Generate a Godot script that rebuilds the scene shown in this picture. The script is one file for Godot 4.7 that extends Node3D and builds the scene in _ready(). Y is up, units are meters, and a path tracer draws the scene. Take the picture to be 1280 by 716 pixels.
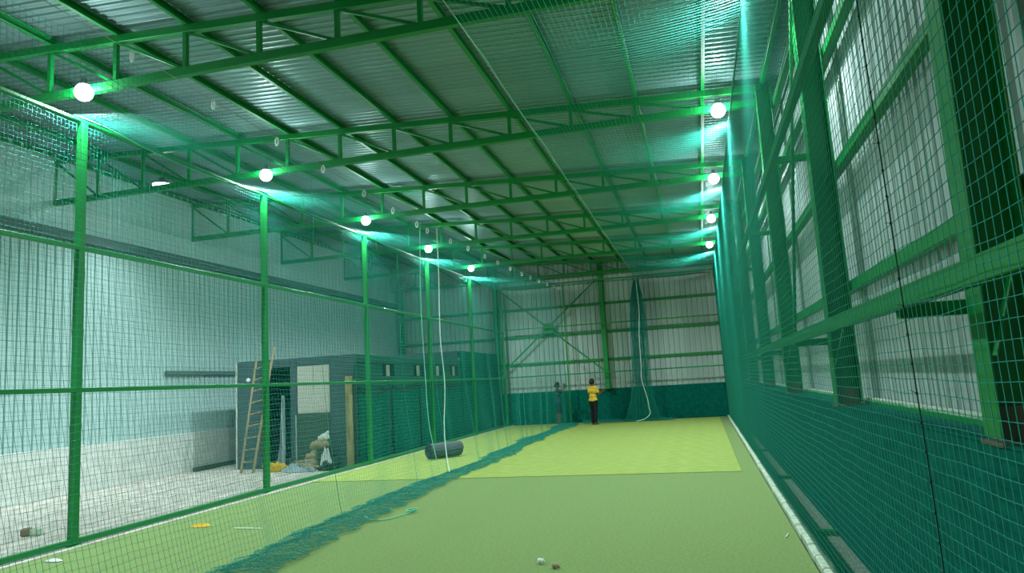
extends Node3D
# An indoor cricket practice hall at night: steel shed, green net cage, turf, flood lamps.
# Metres, y up. The hall runs along -z; the camera stands at x = 0, z = 0.

const TRUSS_Z := [5.02, 0.79, -3.44, -7.67, -11.88, -16.13, -20.37, -24.6, -28.9]
const BACK_Z := -29.6
const FRONT_Z := 6.2
const LEFT_X := -12.75
const SHEET_X := 1.6
const WALL_X := 1.25
const CELL := 0.06
const TWINE := 0.0018

var mats := {}
var used_names := {}
var rng := RandomNumberGenerator.new()
var wob := FastNoiseLite.new()

# ------------------------------------------------------------------ mesh collector
class MB:
	var v := PackedVector3Array()
	var n := PackedVector3Array()
	var idx := PackedInt32Array()

	func poly(p: Array, outward: Vector3) -> void:
		var nn: Vector3 = (p[1] - p[0]).cross(p[2] - p[0])
		var flip := nn.dot(outward) > 0.0
		nn = nn.normalized() if flip else -nn.normalized()
		var s := v.size()
		for q in p:
			v.push_back(q)
			n.push_back(nn)
		for k in range(1, p.size() - 1):
			if flip:
				idx.append_array([s, s + k + 1, s + k])
			else:
				idx.append_array([s, s + k, s + k + 1])

	# box with chamfered edges, b turns it about its centre
	func box(c: Vector3, size: Vector3, b := Basis.IDENTITY, ch := 0.004) -> void:
		var h := size * 0.5
		var e := minf(ch, 0.3 * minf(h.x, minf(h.y, h.z)) * 2.0)
		var at := func(axis: int, sx: float, sy: float, sz: float) -> Vector3:
			var q := Vector3(sx * (h.x - e), sy * (h.y - e), sz * (h.z - e))
			q[axis] += e * (sx if axis == 0 else (sy if axis == 1 else sz))
			return c + b * q
		var sg := [-1.0, 1.0]
		for s in sg:
			poly([at.call(0, s, -1, -1), at.call(0, s, 1, -1), at.call(0, s, 1, 1), at.call(0, s, -1, 1)], b.x * s)
			poly([at.call(1, -1, s, -1), at.call(1, 1, s, -1), at.call(1, 1, s, 1), at.call(1, -1, s, 1)], b.y * s)
			poly([at.call(2, -1, -1, s), at.call(2, 1, -1, s), at.call(2, 1, 1, s), at.call(2, -1, 1, s)], b.z * s)
			for t in sg:
				poly([at.call(0, s, t, -1), at.call(0, s, t, 1), at.call(1, s, t, 1), at.call(1, s, t, -1)], b * Vector3(s, t, 0))
				poly([at.call(1, -1, s, t), at.call(1, 1, s, t), at.call(2, 1, s, t), at.call(2, -1, s, t)], b * Vector3(0, s, t))
				poly([at.call(0, s, -1, t), at.call(0, s, 1, t), at.call(2, s, 1, t), at.call(2, s, -1, t)], b * Vector3(s, 0, t))
				for w in sg:
					poly([at.call(0, s, t, w), at.call(1, s, t, w), at.call(2, s, t, w)], b * Vector3(s, t, w))

	# bar from a to bb: h along "up", w across
	func beam(a: Vector3, bb: Vector3, w: float, h: float, up := Vector3.UP, ch := 0.004) -> void:
		var z := (bb - a).normalized()
		if absf(z.dot(up)) > 0.98:
			up = Vector3.RIGHT
		var x := up.cross(z).normalized()
		var y := z.cross(x)
		box((a + bb) * 0.5, Vector3(w, h, a.distance_to(bb)), Basis(x, y, z), ch)

	func tube(p: PackedVector3Array, r: float, sides := 6, ref := Vector3.UP, taper := 1.0) -> void:
		var s0 := v.size()
		var m := p.size()
		for k in m:
			var t := (p[mini(k + 1, m - 1)] - p[maxi(k - 1, 0)]).normalized()
			var q := ref
			if absf(t.dot(q)) > 0.95:
				q = Vector3(q.y, q.z, q.x)
			var x := q.cross(t).normalized()
			var y := t.cross(x)
			var rr := r * lerpf(1.0, taper, float(k) / maxf(1.0, m - 1))
			for j in sides:
				var a := TAU * j / sides
				var d := x * cos(a) + y * sin(a)
				v.push_back(p[k] + d * rr)
				n.push_back(d)
		for k in m - 1:
			for j in sides:
				var a := s0 + k * sides + j
				var b := s0 + k * sides + (j + 1) % sides
				idx.append_array([a, a + sides, b, b, a + sides, b + sides])
		if sides > 3:
			for e in [0, m - 1]:
				var ring: Array = []
				for j in sides:
					ring.push_back(v[s0 + e * sides + j])
				poly(ring, (p[0] - p[1]) if e == 0 else (p[m - 1] - p[m - 2]))

	# surface of revolution about y through c: profile of (radius, height)
	func lathe(c: Vector3, prof: Array, sides := 20, b := Basis.IDENTITY) -> void:
		var s0 := v.size()
		var m := prof.size()
		for k in m:
			var d: Vector2 = prof[mini(k + 1, m - 1)] - prof[maxi(k - 1, 0)]
			var nn := Vector2(d.y, -d.x).normalized() * (1.0 if prof[m - 1].y > prof[0].y else -1.0)
			for j in sides:
				var a := TAU * j / sides
				v.push_back(c + b * Vector3(cos(a) * prof[k].x, prof[k].y, sin(a) * prof[k].x))
				n.push_back(b * Vector3(cos(a) * nn.x, nn.y, sin(a) * nn.x))
		for k in m - 1:
			for j in sides:
				var a := s0 + k * sides + j
				var q := s0 + k * sides + (j + 1) % sides
				idx.append_array([a, a + sides, q, q, a + sides, q + sides])

	func grid(pts: PackedVector3Array, cols: int, rows: int) -> void:
		var s0 := v.size()
		for r in rows:
			for c in cols:
				var du := pts[r * cols + mini(c + 1, cols - 1)] - pts[r * cols + maxi(c - 1, 0)]
				var dv := pts[mini(r + 1, rows - 1) * cols + c] - pts[maxi(r - 1, 0) * cols + c]
				v.push_back(pts[r * cols + c])
				n.push_back(dv.cross(du).normalized())
		for r in rows - 1:
			for c in cols - 1:
				var a := s0 + r * cols + c
				idx.append_array([a, a + 1, a + cols, a + 1, a + cols + 1, a + cols])

	func mesh(mat: Material) -> ArrayMesh:
		var arr := []
		arr.resize(Mesh.ARRAY_MAX)
		arr[Mesh.ARRAY_VERTEX] = v
		arr[Mesh.ARRAY_NORMAL] = n
		arr[Mesh.ARRAY_INDEX] = idx
		var am := ArrayMesh.new()
		am.add_surface_from_arrays(Mesh.PRIMITIVE_TRIANGLES, arr)
		am.surface_set_material(0, mat)
		return am

# ------------------------------------------------------------------ scene helpers
func numbered(called: String) -> String:
	var k: int = used_names.get(called, 0)
	used_names[called] = k + 1
	return called if k == 0 else "%s_%03d" % [called, k]

func tag(o: Node, label: String, category: String, group := "") -> Node:
	o.set_meta("label", label)
	o.set_meta("category", category)
	if group != "":
		o.set_meta("group", group)
	return o

func thing(called: String, label: String, category: String, at := Vector3.ZERO, group := "", turn := 0.0) -> Node3D:
	var o := Node3D.new()
	o.name = numbered(called)
	add_child(o)
	o.position = at
	o.rotation.y = turn
	tag(o, label, category, group)
	return o

func structure(called: String, label := "", category := "") -> Node3D:
	var o := Node3D.new()
	o.name = called
	add_child(o)
	o.set_meta("kind", "structure")
	if label != "":
		tag(o, label, category)
	return o

func inst(called: String, mesh: Mesh, parent: Node, at := Vector3.ZERO) -> MeshInstance3D:
	var o := MeshInstance3D.new()
	o.mesh = mesh
	o.name = numbered(called) if parent == self else called
	parent.add_child(o, true)
	o.position = at
	return o

func put(called: String, mb: MB, mat: String, parent: Node, at := Vector3.ZERO) -> MeshInstance3D:
	return inst(called, mb.mesh(mats[mat]), parent, at)

func one_box(called: String, c: Vector3, s: Vector3, mat: String, parent: Node, ch := 0.004) -> MeshInstance3D:
	var mb := MB.new()
	mb.box(Vector3.ZERO, s, Basis.IDENTITY, ch)
	return put(called, mb, mat, parent, c)

func one_beam(called: String, a: Vector3, b: Vector3, w: float, h: float, mat: String, parent: Node) -> MeshInstance3D:
	var mb := MB.new()
	mb.beam(a, b, w, h)
	return put(called, mb, mat, parent)

func duplicate_thing(o: Node3D, at: Vector3, label := "") -> Node3D:
	var base := o.name.rstrip("0123456789").trim_suffix("_")
	var c: Node3D = o.duplicate()
	c.name = numbered(base)
	add_child(c)
	c.position = at
	if label != "":
		c.set_meta("label", label)
	return c

# ------------------------------------------------------------------ materials
func grain(size: int, freq: float, octaves: int, a: Color, b: Color, seed_: int, stretch := 1.0, speckle := 0.0) -> ImageTexture:
	var f := FastNoiseLite.new()
	f.seed = seed_
	f.frequency = freq
	f.fractal_octaves = octaves
	var g := f.get_seamless_image(size, size)
	var im := Image.create(size, size, false, Image.FORMAT_RGB8)
	var r := RandomNumberGenerator.new()
	r.seed = seed_
	for y in size:
		for x in size:
			var t := g.get_pixel(x, int(y * stretch) % size).r
			t = clampf((t - 0.5) * 1.5 + 0.5 + r.randf_range(-speckle, speckle), 0, 1)
			im.set_pixel(x, y, a.lerp(b, t))
	im.generate_mipmaps()
	return ImageTexture.create_from_image(im)

func mat(called: String, c: Color, rough := 0.7, metal := 0.0, tex: Texture2D = null, scale := 1.0, spec := 0.5) -> StandardMaterial3D:
	var m := StandardMaterial3D.new()
	m.albedo_color = c
	m.roughness = rough
	m.metallic = metal
	m.metallic_specular = spec
	m.cull_mode = BaseMaterial3D.CULL_DISABLED
	if tex:
		m.albedo_color = Color.WHITE
		m.albedo_texture = tex
		m.uv1_triplanar = true
		m.uv1_world_triplanar = true
		m.uv1_scale = Vector3.ONE * scale
	m.resource_name = called
	mats[called] = m
	return m

func make_materials() -> void:
	mat("green_paint", Color(0.01, 0.52, 0.22), 0.45)
	mat("roof_metal", Color(0.56, 0.66, 0.67), 0.36, 0.4)
	mat("roof_metal_dull", Color(0.53, 0.63, 0.64), 0.42, 0.4)
	mat("wall_metal", Color(0.72, 0.77, 0.76), 0.42, 0.15)
	mat("wall_metal_grey", Color(0.68, 0.73, 0.72), 0.45, 0.15)
	mat("left_metal", Color(0.68, 0.78, 0.77), 0.42, 0.1)
	mat("net", Color(0.02, 0.57, 0.5), 0.75)
	mat("net_cord", Color(0.02, 0.22, 0.19), 0.8)
	mat("white_cord", Color(0.82, 0.9, 0.86), 0.7)
	mat("mint_cord", Color(0.45, 0.8, 0.66), 0.7)
	mat("plastic_white", Color(0.9, 0.92, 0.9), 0.4)
	mat("steel", Color(0.6, 0.62, 0.6), 0.35, 0.8)
	mat("base_steel", Color(0.42, 0.4, 0.33), 0.6, 0.2)
	mat("lamp_body", Color(0.55, 0.57, 0.57), 0.4, 0.4)
	mat("cabin_grey", Color(0.26, 0.33, 0.36), 0.6)
	mat("black_rope", Color(0.10, 0.13, 0.13), 0.8)
	mat("cabin_board", Color(0.25, 0.32, 0.28), 0.7)
	mat("pale_board", Color(0.8, 0.78, 0.74), 0.3)
	mat("cover_dark", Color(0.03, 0.34, 0.30), 0.8)
	mat("ledge", Color(0.3, 0.37, 0.37), 0.6)
	mat("rubber", Color(0.30, 0.33, 0.36), 0.75)
	mat("yellow_cloth", Color(0.85, 0.68, 0.12), 0.8)
	mat("grey_sheet", Color(0.62, 0.68, 0.7), 0.45)
	mat("beige_sack", Color(0.62, 0.55, 0.42), 0.85)
	mat("white_sack", Color(0.85, 0.86, 0.85), 0.6)
	mat("dark_sack", Color(0.12, 0.2, 0.17), 0.8)
	mat("brick", Color(0.55, 0.42, 0.34), 0.9)
	mat("skin", Color(0.45, 0.28, 0.19), 0.55)
	mat("hair", Color(0.02, 0.018, 0.016), 0.5)
	mat("yellow_shirt", Color(0.9, 0.72, 0.22), 0.85)
	mat("black_trousers", Color(0.05, 0.06, 0.07), 0.85)
	mat("blue_shirt", Color(0.13, 0.25, 0.34), 0.85)
	mat("blue_shorts", Color(0.06, 0.15, 0.2), 0.85)
	mat("eye", Color(0.03, 0.02, 0.02), 0.2)
	var t := grain(1024, 0.09, 4, Color(0.45, 0.54, 0.325), Color(0.515, 0.60, 0.38), 11, 1.0, 0.3)
	mat("turf", Color.WHITE, 0.95, 0, t, 0.25, 0.2)
	t = grain(1024, 0.012, 4, Color(0.56, 0.63, 0.325), Color(0.63, 0.695, 0.38), 12, 3.0, 0.22)
	mat("turf_light", Color.WHITE, 0.95, 0, t, 0.25, 0.2)
	t = grain(512, 0.02, 5, Color(0.72, 0.68, 0.64), Color(0.88, 0.85, 0.81), 13, 1.0, 0.1)
	mat("concrete", Color.WHITE, 0.9, 0, t, 0.3, 0.3)
	t = grain(512, 0.015, 4, Color(0.76, 0.77, 0.75), Color(0.82, 0.83, 0.81), 14, 1.0, 0.1)
	mat("plaster", Color.WHITE, 0.9, 0, t, 0.4, 0.3)
	t = grain(512, 0.03, 4, Color(0.36, 0.38, 0.34), Color(0.52, 0.53, 0.49), 15, 1.0, 0.1)
	mat("grey_screed", Color.WHITE, 0.95, 0, t, 0.5, 0.3)
	t = grain(512, 0.04, 4, Color(0.60, 0.60, 0.55), Color(0.74, 0.74, 0.69), 25, 1.0, 0.15)
	mat("channel_screed", Color.WHITE, 0.95, 0, t, 0.5, 0.3)
	t = grain(512, 0.03, 4, Color(0.62, 0.69, 0.60), Color(0.79, 0.84, 0.75), 16, 1.0, 0.06)
	mat("kerb", Color.WHITE, 0.9, 0, t, 0.8, 0.3)
	t = grain(512, 0.02, 3, Color(0.01, 0.36, 0.31), Color(0.03, 0.43, 0.37), 17, 1.0, 0.08)
	mat("shade_cloth", Color.WHITE, 0.9, 0, t, 0.5, 0.2)
	t = grain(512, 0.02, 4, Color(0.58, 0.5, 0.36), Color(0.76, 0.68, 0.5), 19, 0.15, 0.04)
	mat("timber", Color.WHITE, 0.8, 0, t, 0.6, 0.3)
	t = grain(512, 0.02, 4, Color(0.5, 0.45, 0.36), Color(0.68, 0.62, 0.5), 20, 0.15, 0.04)
	mat("bamboo", Color.WHITE, 0.7, 0, t, 0.6, 0.3)
	var g := mat("lamp_glow", Color(1, 1, 1), 0.5)
	g.emission_enabled = true
	g.emission = Color(0.94, 0.99, 1.0)
	g.emission_energy_multiplier = 6.0

# ------------------------------------------------------------------ nets
# f(a, b) gives the point a metres along and b metres across the netting
func net_into(mb: MB, f: Callable, la: float, lb: float, cell: float, sa: float, sb: float, r: float, ref: Vector3) -> void:
	var na := int(round(la / cell))
	var nb := int(round(lb / cell))
	var ka := maxi(2, int(ceil(la / sa)))
	var kb := maxi(2, int(ceil(lb / sb)))
	for i in na + 1:
		var p := PackedVector3Array()
		for k in kb + 1:
			p.push_back(f.call(la * i / na, lb * k / kb))
		mb.tube(p, r, 3, ref)
	for j in nb + 1:
		var p := PackedVector3Array()
		for k in ka + 1:
			p.push_back(f.call(la * k / ka, lb * j / nb))
		mb.tube(p, r, 3, ref)

func net_part(called: String, mb: MB, parent: Node, m := "net") -> MeshInstance3D:
	var o := put(called, mb, m, parent)
	o.set_meta("kind", "stuff")
	return o

func rope(pts: Array, r: float, called: String, m: String, parent: Node, sides := 6) -> MeshInstance3D:
	var c := Curve3D.new()
	for k in pts.size():
		var t: Vector3 = (pts[mini(k + 1, pts.size() - 1)] - pts[maxi(k - 1, 0)]) / 6.0
		c.add_point(pts[k], -t, t)
	c.bake_interval = 0.08
	var mb := MB.new()
	mb.tube(c.get_baked_points(), r, sides)
	return put(called, mb, m, parent)

func wave(x: float, y: float, s: float) -> float:
	return wob.get_noise_2d(x * s * 100.0, y * s * 100.0)

# ------------------------------------------------------------------ bodies from tapered capsules
# bones: [a, b, ra, rb]; clip(p) > 0 is cut away
func blob(mb: MB, bones: Array, cell: float, k: float, clip = null) -> void:
	var lo := Vector3.ONE * 1e9
	var hi := -lo
	for b in bones:
		var r: float = maxf(b[2], b[3]) + cell * 3.0
		lo = lo.min(b[0] - Vector3.ONE * r).min(b[1] - Vector3.ONE * r)
		hi = hi.max(b[0] + Vector3.ONE * r).max(b[1] + Vector3.ONE * r)
	var nx := int(ceil((hi.x - lo.x) / cell)) + 1
	var ny := int(ceil((hi.y - lo.y) / cell)) + 1
	var nz := int(ceil((hi.z - lo.z) / cell)) + 1
	var d := PackedFloat32Array()
	d.resize(nx * ny * nz)
	d.fill(1.0)
	for b in bones:
		var a: Vector3 = b[0]
		var ab: Vector3 = b[1] - a
		var l2 := maxf(ab.length_squared(), 1e-9)
		var ra: float = b[2]
		var rb: float = b[3]
		var m := maxf(ra, rb) + cell * 2.0 + k
		var q0 := ((a.min(b[1]) - Vector3.ONE * m - lo) / cell).floor()
		var q1 := ((a.max(b[1]) + Vector3.ONE * m - lo) / cell).ceil()
		for z in range(maxi(0, int(q0.z)), mini(nz, int(q1.z) + 1)):
			for y in range(maxi(0, int(q0.y)), mini(ny, int(q1.y) + 1)):
				for x in range(maxi(0, int(q0.x)), mini(nx, int(q1.x) + 1)):
					var p := lo + Vector3(x, y, z) * cell
					var t := clampf((p - a).dot(ab) / l2, 0, 1)
					var e := p.distance_to(a + ab * t) - lerpf(ra, rb, t)
					var i := (z * ny + y) * nx + x
					var o := d[i]
					var h := maxf(k - absf(o - e), 0.0) / k
					d[i] = minf(o, e) - h * h * k * 0.25
	if clip != null:
		for z in nz:
			for y in ny:
				for x in nx:
					var i := (z * ny + y) * nx + x
					if d[i] < cell * 3.0:
						d[i] = maxf(d[i], clip.call(lo + Vector3(x, y, z) * cell))
	var at := PackedInt32Array()
	at.resize(nx * ny * nz)
	at.fill(-1)
	var sx := 1
	var sy := nx
	var sz := nx * ny
	var off := [0, sx, sy, sx + sy, sz, sx + sz, sy + sz, sx + sy + sz]
	var edges := [[0, 1], [2, 3], [4, 5], [6, 7], [0, 2], [1, 3], [4, 6], [5, 7], [0, 4], [1, 5], [2, 6], [3, 7]]
	for z in nz - 1:
		for y in ny - 1:
			for x in nx - 1:
				var i := z * sz + y * sy + x
				if d[i] > cell * 2.5:
					continue
				var mask := 0
				for c in 8:
					if d[i + off[c]] < 0.0:
						mask |= 1 << c
				if mask == 0 or mask == 255:
					continue
				var s := Vector3.ZERO
				var cnt := 0
				for e in edges:
					var da := d[i + off[e[0]]]
					var db := d[i + off[e[1]]]
					if (da < 0.0) != (db < 0.0):
						var t := da / (da - db)
						var pa := Vector3(e[0] & 1, (e[0] >> 1) & 1, e[0] >> 2)
						var pb := Vector3(e[1] & 1, (e[1] >> 1) & 1, e[1] >> 2)
						s += pa.lerp(pb, t)
						cnt += 1
				s /= cnt
				var g := Vector3(
					d[i + sx] + d[i + sx + sy] + d[i + sx + sz] + d[i + sx + sy + sz] - d[i] - d[i + sy] - d[i + sz] - d[i + sy + sz],
					d[i + sy] + d[i + sx + sy] + d[i + sy + sz] + d[i + sx + sy + sz] - d[i] - d[i + sx] - d[i + sz] - d[i + sx + sz],
					d[i + sz] + d[i + sx + sz] + d[i + sy + sz] + d[i + sx + sy + sz] - d[i] - d[i + sx] - d[i + sy] - d[i + sx + sy])
				at[i] = mb.v.size()
				mb.v.push_back(lo + (Vector3(x, y, z) + s) * cell)
				mb.n.push_back(g.normalized())
	for z in range(1, nz - 1):
		for y in range(1, ny - 1):
			for x in range(1, nx - 1):
				var i := z * sz + y * sy + x
				if at[i] < 0 and d[i] > cell * 2.5:
					continue
				var inside := d[i] < 0.0
				for ax in 3:
					var step: int = [sx, sy, sz][ax]
					if (d[i + step] < 0.0) == inside:
						continue
					var u: int = [sy, sz, sx][ax]
					var w: int = [sz, sx, sy][ax]
					var a := at[i]
					var b := at[i - u]
					var c := at[i - u - w]
					var e := at[i - w]
					if a < 0 or b < 0 or c < 0 or e < 0:
						continue
					if inside:
						mb.idx.append_array([a, c, b, a, e, c])
					else:
						mb.idx.append_array([a, b, c, a, c, e])

func hand(mb: MB, wrist: Vector3, fwd: Vector3, palm: Vector3, side_sign: float) -> void:
	fwd = fwd.normalized()
	var s := fwd.cross(palm).normalized() * side_sign
	palm = s.cross(fwd).normalized() * side_sign
	var b := []
	for o in [-0.026, -0.009, 0.009, 0.026]:
		b.push_back([wrist + s * o * 0.6, wrist + fwd * 0.085 + s * o, 0.016, 0.013])
	var ln := [0.068, 0.08, 0.075, 0.058]
	for k in 4:
		var r0: Vector3 = wrist + fwd * 0.085 + s * [0.028, 0.0095, -0.0095, -0.028][k]
		var r1: Vector3 = r0 + (fwd * 0.85 + palm * 0.5).normalized() * ln[k] * 0.5
		var r2: Vector3 = r1 + (fwd * 0.35 + palm * 0.95).normalized() * ln[k] * 0.5
		b.push_back([r0, r1, 0.0095, 0.0085])
		b.push_back([r1, r2, 0.0085, 0.0075])
	var t0: Vector3 = wrist + fwd * 0.03 + s * 0.028
	var t1: Vector3 = t0 + (s * 0.8 + fwd * 0.6 + palm * 0.3).normalized() * 0.04
	b.push_back([t0, t1, 0.012, 0.01])
	b.push_back([t1, t1 + (fwd * 0.9 + palm * 0.5).normalized() * 0.035, 0.01, 0.008])
	blob(mb, b, 0.004, 0.006)

func limb(a: Vector3, b: Vector3, ra: float, rb: float) -> Array:
	return [a, b, ra, rb]

# pose: elbows and wrists for both arms, local coordinates, facing +z
func person(label: String, at: Vector3, turn: float, tall: float, pose: Dictionary, shirt: String, pants: String, short_pants: bool) -> Node3D:
	var o := thing("person", label, "person", at, "", turn)
	var k := tall / 1.66
	var body := []
	body.push_back([Vector3(0, 1.43, -0.01), Vector3(0, 1.51, 0.005), 0.052, 0.05])
	body.push_back([Vector3(0, 1.545, 0.022), Vector3(0, 1.585, 0.0), 0.068, 0.082])
	body.push_back([Vector3(0, 1.505, 0.045), Vector3(0, 1.54, 0.04), 0.042, 0.05])
	body.push_back([Vector3(0, 1.555, 0.088), Vector3(0, 1.535, 0.1), 0.008, 0.013])
	for s in [-1.0, 1.0]:
		body.push_back([Vector3(s * 0.078, 1.535, 0.0), Vector3(s * 0.084, 1.56, -0.008), 0.011, 0.015])
	var trunk := [
		[Vector3(-0.07, 0.9, 0), Vector3(0.07, 0.9, 0), 0.1, 0.1],
		[Vector3(-0.04, 1.05, 0.005), Vector3(0.04, 1.05, 0.005), 0.095, 0.095],
		[Vector3(-0.075, 1.24, 0), Vector3(0.075, 1.24, 0), 0.105, 0.105],
		[Vector3(-0.145, 1.365, -0.01), Vector3(0.145, 1.365, -0.01), 0.058, 0.058]]
	body.append_array(trunk)
	var arms := []
	var legs := []
	for s in [-1.0, 1.0]:
		var el: Vector3 = pose.elbow[0 if s < 0 else 1]
		var wr: Vector3 = pose.wrist[0 if s < 0 else 1]
		arms.push_back([Vector3(s * 0.172, 1.36, -0.01), el, 0.05, 0.037])
		body.push_back([Vector3(s * 0.172, 1.36, -0.01), el, 0.048, 0.036])
		body.push_back([el, el.lerp(wr, 0.35), 0.036, 0.037])
		body.push_back([el.lerp(wr, 0.35), wr, 0.037, 0.024])
		var step: float = s * pose.get("stride", 0.03)
		var hip := Vector3(s * 0.085, 0.86, 0)
		var knee := Vector3(s * 0.088, 0.47, 0.02 + step)
		var ankle := Vector3(s * 0.085, 0.075, -0.02 + step)
		legs.push_back([hip, knee, 0.088, 0.058])
		legs.push_back([knee, knee.lerp(ankle, 0.3) + Vector3(0, 0, -0.012), 0.054, 0.056])
		legs.push_back([knee.lerp(ankle, 0.3) + Vector3(0, 0, -0.012), ankle, 0.056, 0.034])
		body.push_back([ankle, ankle + Vector3(0, -0.04, -0.02), 0.034, 0.034])
		body.push_back([ankle + Vector3(0, -0.045, -0.015), ankle + Vector3(s * 0.015, -0.053, 0.15), 0.03, 0.021])
	body.append_array(legs)
	var mb := MB.new()
	blob(mb, body, 0.012, 0.03)
	for s in [-1.0, 1.0]:
		var el: Vector3 = pose.elbow[0 if s < 0 else 1]
		var wr: Vector3 = pose.wrist[0 if s < 0 else 1]
		hand(mb, wr, wr - el, Vector3(-s, 0, 0), -s)
	put("body", mb, "skin", o)
	# shirt
	var cl := []
	for b in trunk:
		cl.push_back([b[0], b[1], b[2] + 0.017, b[3] + 0.017])
	for b in arms:
		cl.push_back([b[0], b[0].lerp(b[1], 0.62), 0.064, 0.06])
	mb = MB.new()
	blob(mb, cl, 0.012, 0.035, func(p: Vector3) -> float: return maxf(0.855 + 0.012 * sin(p.x * 31.0) - p.y, p.y - 1.43))
	put("shirt", mb, shirt, o)
	# trousers
	cl = [[Vector3(-0.07, 0.9, 0), Vector3(0.07, 0.9, 0), 0.108, 0.108]]
	for b in legs:
		cl.push_back([b[0], b[1], b[2] + 0.016, maxf(b[3] + 0.016, 0.062)])
	var hem := 0.43 if short_pants else 0.065
	mb = MB.new()
	blob(mb, cl, 0.012, 0.025, func(p: Vector3) -> float: return maxf(hem - p.y, p.y - 0.97))
	put("shorts" if short_pants else "trousers", mb, pants, o)
	# hair and face
	mb = MB.new()
	blob(mb, [[Vector3(0, 1.575, -0.022), Vector3(0, 1.61, -0.008), 0.098, 0.102], [Vector3(0, 1.64, 0.05), Vector3(0, 1.655, 0.02), 0.052, 0.06]], 0.008, 0.02,
		func(p: Vector3) -> float: return minf(p.z - 0.01, 1.585 - p.y) if p.y > 1.51 else 1.51 - p.y)
	put("hair", mb, "hair", o)
	mb = MB.new()
	for s in [-1.0, 1.0]:
		mb.lathe(Vector3(s * 0.03, 1.553, 0.083), [Vector2(0, -0.008), Vector2(0.009, -0.003), Vector2(0.009, 0.003), Vector2(0, 0.008)], 8)
	put("eyes", mb, "eye", o)
	mb = MB.new()
	mb.box(Vector3(0, 1.508, 0.088), Vector3(0.042, 0.007, 0.006))
	put("mouth", mb, "brick", o)
	o.scale = Vector3.ONE * k
	return o

# ------------------------------------------------------------------ sheet metal
# ribbed sheet: width along x, length along y, ribs stand out to +z
func ribbed(width: float, length: float, ribs: int, depth: float, m: String) -> ArrayMesh:
	var mb := MB.new()
	var pitch := width / ribs
	var prof := []
	for k in ribs:
		var x0 := k * pitch
		prof.append_array([Vector2(x0, 0), Vector2(x0 + pitch * 0.30, 0), Vector2(x0 + pitch * 0.34, depth * 0.22), Vector2(x0 + pitch * 0.40, 0), Vector2(x0 + pitch * 0.66, 0), Vector2(x0 + pitch * 0.75, depth), Vector2(x0 + pitch * 0.88, depth)])
	prof.push_back(Vector2(width, 0))
	for k in prof.size() - 1:
		var a: Vector2 = prof[k]
		var b: Vector2 = prof[k + 1]
		var nn := Vector3(-(b.y - a.y), 0, b.x - a.x)
		for back in [0.0, -0.004]:
			mb.poly([Vector3(a.x, 0, a.y + back), Vector3(b.x, 0, b.y + back), Vector3(b.x, length, b.y + back), Vector3(a.x, length, a.y + back)], nn if back == 0.0 else -nn)
	return mb.mesh(mats[m])

# flat pans parted by narrow recessed grooves
func grooved(width: float, length: float, count: int, groove: float, depth: float, m: String) -> ArrayMesh:
	var mb := MB.new()
	var pitch := width / count
	var prof := []
	for k in count:
		var x0 := k * pitch
		prof.append_array([Vector2(x0, 0), Vector2(x0 + pitch * 0.45, 0), Vector2(x0 + pitch * 0.5, 0.006), Vector2(x0 + pitch * 0.55, 0), Vector2(x0 + pitch - groove, 0), Vector2(x0 + pitch - groove * 0.8, -depth), Vector2(x0 + pitch - groove * 0.2, -depth)])
	prof.push_back(Vector2(width, 0))
	for k in prof.size() - 1:
		var a: Vector2 = prof[k]
		var b: Vector2 = prof[k + 1]
		var nn := Vector3(-(b.y - a.y), 0, b.x - a.x)
		for back in [0.0, -0.004]:
			mb.poly([Vector3(a.x, 0, a.y + back), Vector3(b.x, 0, b.y + back), Vector3(b.x, length, b.y + back), Vector3(a.x, length, a.y + back)], nn if back == 0.0 else -nn)
	return mb.mesh(mats[m])

func roof_y(x: float) -> float:
	return 6.25 + 0.0487 * (0.41 - x)

# ------------------------------------------------------------------ lamps
func lamp_light(parent: Node3D, at: Vector3, energy: float, size: float, cone: float, soft: float, up: float, tilt := 0.0) -> void:
	var l := SpotLight3D.new()
	l.name = "lamp_light"
	l.transform.basis = Basis(Vector3.BACK, tilt) * Basis(Vector3.RIGHT, -PI / 2)
	l.spot_angle = cone
	l.spot_attenuation = 2.0
	l.spot_angle_attenuation = soft
	l.light_color = Color(0.9, 0.98, 0.985)
	l.light_energy = energy
	l.light_size = size
	l.spot_range = 60.0
	l.shadow_enabled = true
	parent.add_child(l)
	l.position = at
	var g := OmniLight3D.new()
	g.name = "bulb_glow_light"
	g.light_color = l.light_color
	g.light_energy = energy * up
	g.light_size = size
	g.omni_range = 60.0
	g.omni_attenuation = 2.0
	g.shadow_enabled = true
	parent.add_child(g)
	g.position = at

const FLOOD_ENERGY := 14.0
const HIGH_BAY_ENERGY := 15.0

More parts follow.
